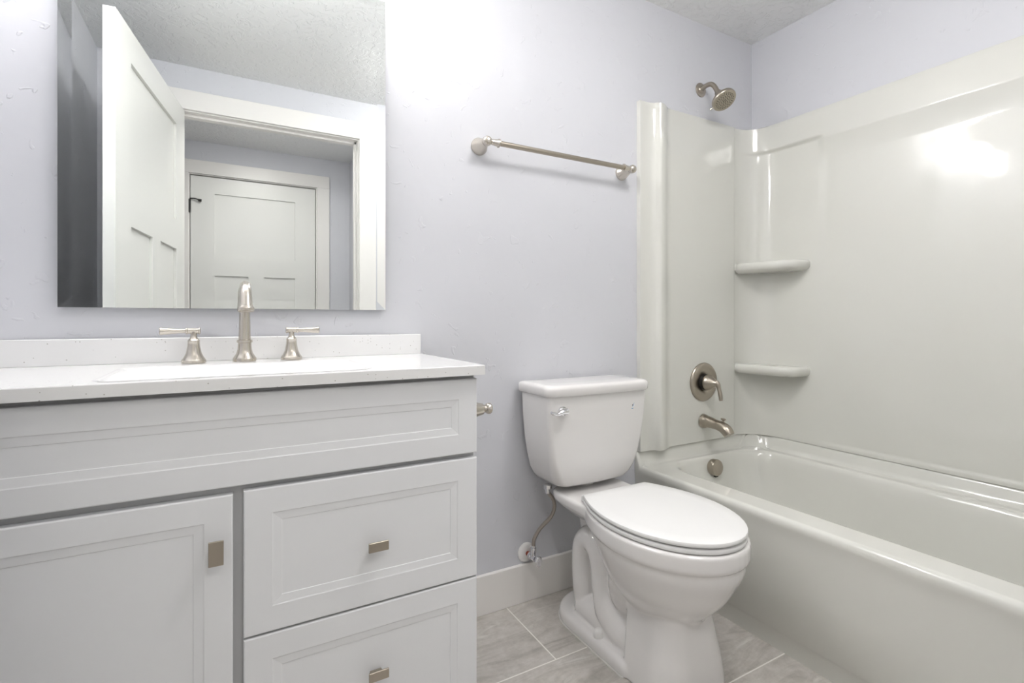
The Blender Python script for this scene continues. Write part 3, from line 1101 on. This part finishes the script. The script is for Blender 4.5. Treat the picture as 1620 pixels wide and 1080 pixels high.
n0 = len(xs) - 1
n1 = n0 + 12
n2 = n1 + len(ds)
n3 = n2 + 12
surround_part('end_panel', 0, n0)
surround_part('long_panel', n0, n3)
surround_part('end_panel', n3, len(path) - 1)


def shelf(z, s):
    def out(ins, zz):
        pts = [(2.1265, -0.016), (1.998 + ins, -0.016), (1.988 + ins, -0.022), (1.986 + ins, -0.035), (1.990 + ins, -0.08), (1.998 + ins, -0.15), (2.010 + ins, -0.215 + ins * 0.5), (2.024 + ins, -0.243 + ins),
               (2.048, -0.262 + ins), (2.085, -0.272 + ins), (2.112, -0.276 + ins), (2.1265, -0.277 + ins)]
        P, _ = catmull([(a, c, zz) for a, c in pts], 1.0, 5)
        if s:
            P = [Vector((p.x, YF - p.y, p.z)) for p in P]
        return P
    rings = [out(0.040, z - 0.046), out(0.018, z - 0.043), out(0.006, z - 0.037), out(0.0, z - 0.028), out(-0.002, z - 0.014), out(0.002, z - 0.004), out(0.008, z), out(0.014, z - 0.001), out(0.04, z - 0.003)]
    MB().loft(rings).build('shelf', M['acrylic'], sur, 60)


for zz in (1.226, 0.776):
    shelf(zz, 0)
    shelf(zz, 1)

# ------------------------------------------------------------------ shower head, valve, tub spout
sh = thing('showerhead', (1.780, 0, 1.975), 'brushed nickel shower head on a short arm on the wall above the surround', 'shower head')
SXh, SZh = 1.780, 1.970
MB().lathe(smoothprof([(0, 0.0295), (0.003, 0.0305), (0.0055, 0.0285), (0.0075, 0.0190), (0.010, 0.0160), (0.012, 0.0130)], 4), (SXh, 0, SZh), (0, -1, 0)).build('flange', M['nickel_dark'], sh)
b = MB()
b.tube([(SXh, -0.004, SZh), (SXh, -0.032, SZh + 0.007), (SXh, -0.056, SZh + 0.003), (SXh, -0.075, SZh - 0.016), (SXh, -0.090, SZh - 0.047)], 0.0098, 18, 8)
b.build('arm', M['nickel_dark'], sh)
ax = Vector((-0.05, -0.58, -0.81)).normalized()
o0 = Vector((SXh + 0.001, -0.089, SZh - 0.044))
b = MB()
b.lathe([(0, 0.011), (0.002, 0.0145), (0.016, 0.0150), (0.020, 0.0165), (0.028, 0.023), (0.034, 0.033), (0.041, 0.0435), (0.047, 0.0485), (0.052, 0.0500), (0.058, 0.0495), (0.061, 0.0475), (0.0605, 0.045)], o0, ax, 40)
b.build('head', M['nickel_dark'], sh, 40)
face_c = o0 + ax * 0.0605
fb = MB()
fb.lathe([(0, 0.045), (0.0008, 0.043), (0.0010, 0.03), (0.0010, 0.0)], face_c, ax, 40)
fp = fb.build('spray_face', mat('spray_plate', (0.42, 0.38, 0.31), 0.38, metal=0.8), sh, 40)
u = ax.cross(Vector((1, 0, 0))).normalized()
v = ax.cross(u)
nb = MB()
for ring_r, cnt in ((0.006, 6), (0.014, 10), (0.022, 16), (0.030, 18), (0.036, 24)):
    for i in range(cnt):
        a = 2 * PI * i / cnt + ring_r * 30
        c = face_c + ax * 0.0010 + (u * math.cos(a) + v * math.sin(a)) * ring_r
        nb.lathe([(-0.001, 0.0017), (0.0018, 0.0014)], c, ax, 8)
nz = nb.build('spray_nozzles', M['dark'], fp)
nz['kind'] = 'stuff'
c = o0 + ax * 0.055 + Vector((0, 0.0, 0))
u2 = Vector((-0.50, 0.70, -0.50)).normalized()
MB().tube([c + u2 * 0.043, c + u2 * 0.052, c + u2 * 0.062], [0.004, 0.0035, 0.0045], 12, 4).build('spray_tab', M['nickel'], sh)

va = thing('shower_valve', (1.785, -0.018, 0.705), 'round brushed nickel shower valve with lever handle on the surround end panel', 'shower valve')
VXc, VZc, VY0 = 1.776, 0.706, -0.0182
MB().lathe([(0, 0.0820), (0.003, 0.0830), (0.006, 0.0820), (0.010, 0.077), (0.0125, 0.069), (0.0120, 0.044), (0.006, 0.036)], (VXc, VY0, VZc), (0, -1, 0), 56).build('escutcheon', M['nickel_dark'], va, 40)
MB().lathe([(0, 0.036), (0.018, 0.034), (0.020, 0.030)], (VXc, VY0 - 0.006, VZc), (0, -1, 0), 32).build('collar', M['black'], va)
b = MB()
b.lathe([(0, 0.033), (0.004, 0.0345), (0.010, 0.033), (0.026, 0.024), (0.038, 0.0165), (0.044, 0.0135), (0.049, 0.0130), (0.053, 0.010), (0.054, 0.0)], (VXc, VY0 - 0.022, VZc), (0, -1, 0), 36)
b.tube([(VXc, VY0 - 0.066, VZc + 0.006), (VXc + 0.001, VY0 - 0.074, VZc - 0.004), (VXc + 0.002, VY0 - 0.079, VZc - 0.022), (VXc + 0.003, VY0 - 0.085, VZc - 0.045), (VXc + 0.003, VY0 - 0.088, VZc - 0.070)],
       [0.0115, 0.0105, 0.0080, 0.0085, 0.0068], 18, 8)
b.build('handle', M['nickel_dark'], va, 40)

ts = thing('tub_spout', (1.785, -0.018, 0.55), 'brushed nickel tub spout with diverter knob above the bathtub rim', 'tub spout')
PX, PZ2 = 1.776, 0.538
b = MB()
b.tube([(PX, -0.0200, PZ2), (PX, -0.030, PZ2), (PX, -0.050, PZ2), (PX, -0.085, PZ2 - 0.004), (PX, -0.115, PZ2 - 0.009), (PX, -0.136, PZ2 - 0.020), (PX, -0.148, PZ2 - 0.036)],
       [0.0305, 0.0285, 0.0240, 0.0205, 0.0225, 0.0235, 0.0215], 28, 8)
b.build('spout_body', M['nickel_dark'], ts, 40)
b = MB()
b.lathe([(0, 0.0055), (0.010, 0.0045), (0.013, 0.0075), (0.015, 0.0105), (0.018, 0.0105), (0.0195, 0.008), (0.0198, 0.0)], (PX, -0.118, PZ2 + 0.008), (0, -0.15, 1), 20)
b.build('diverter_knob', M['nickel_dark'], ts)
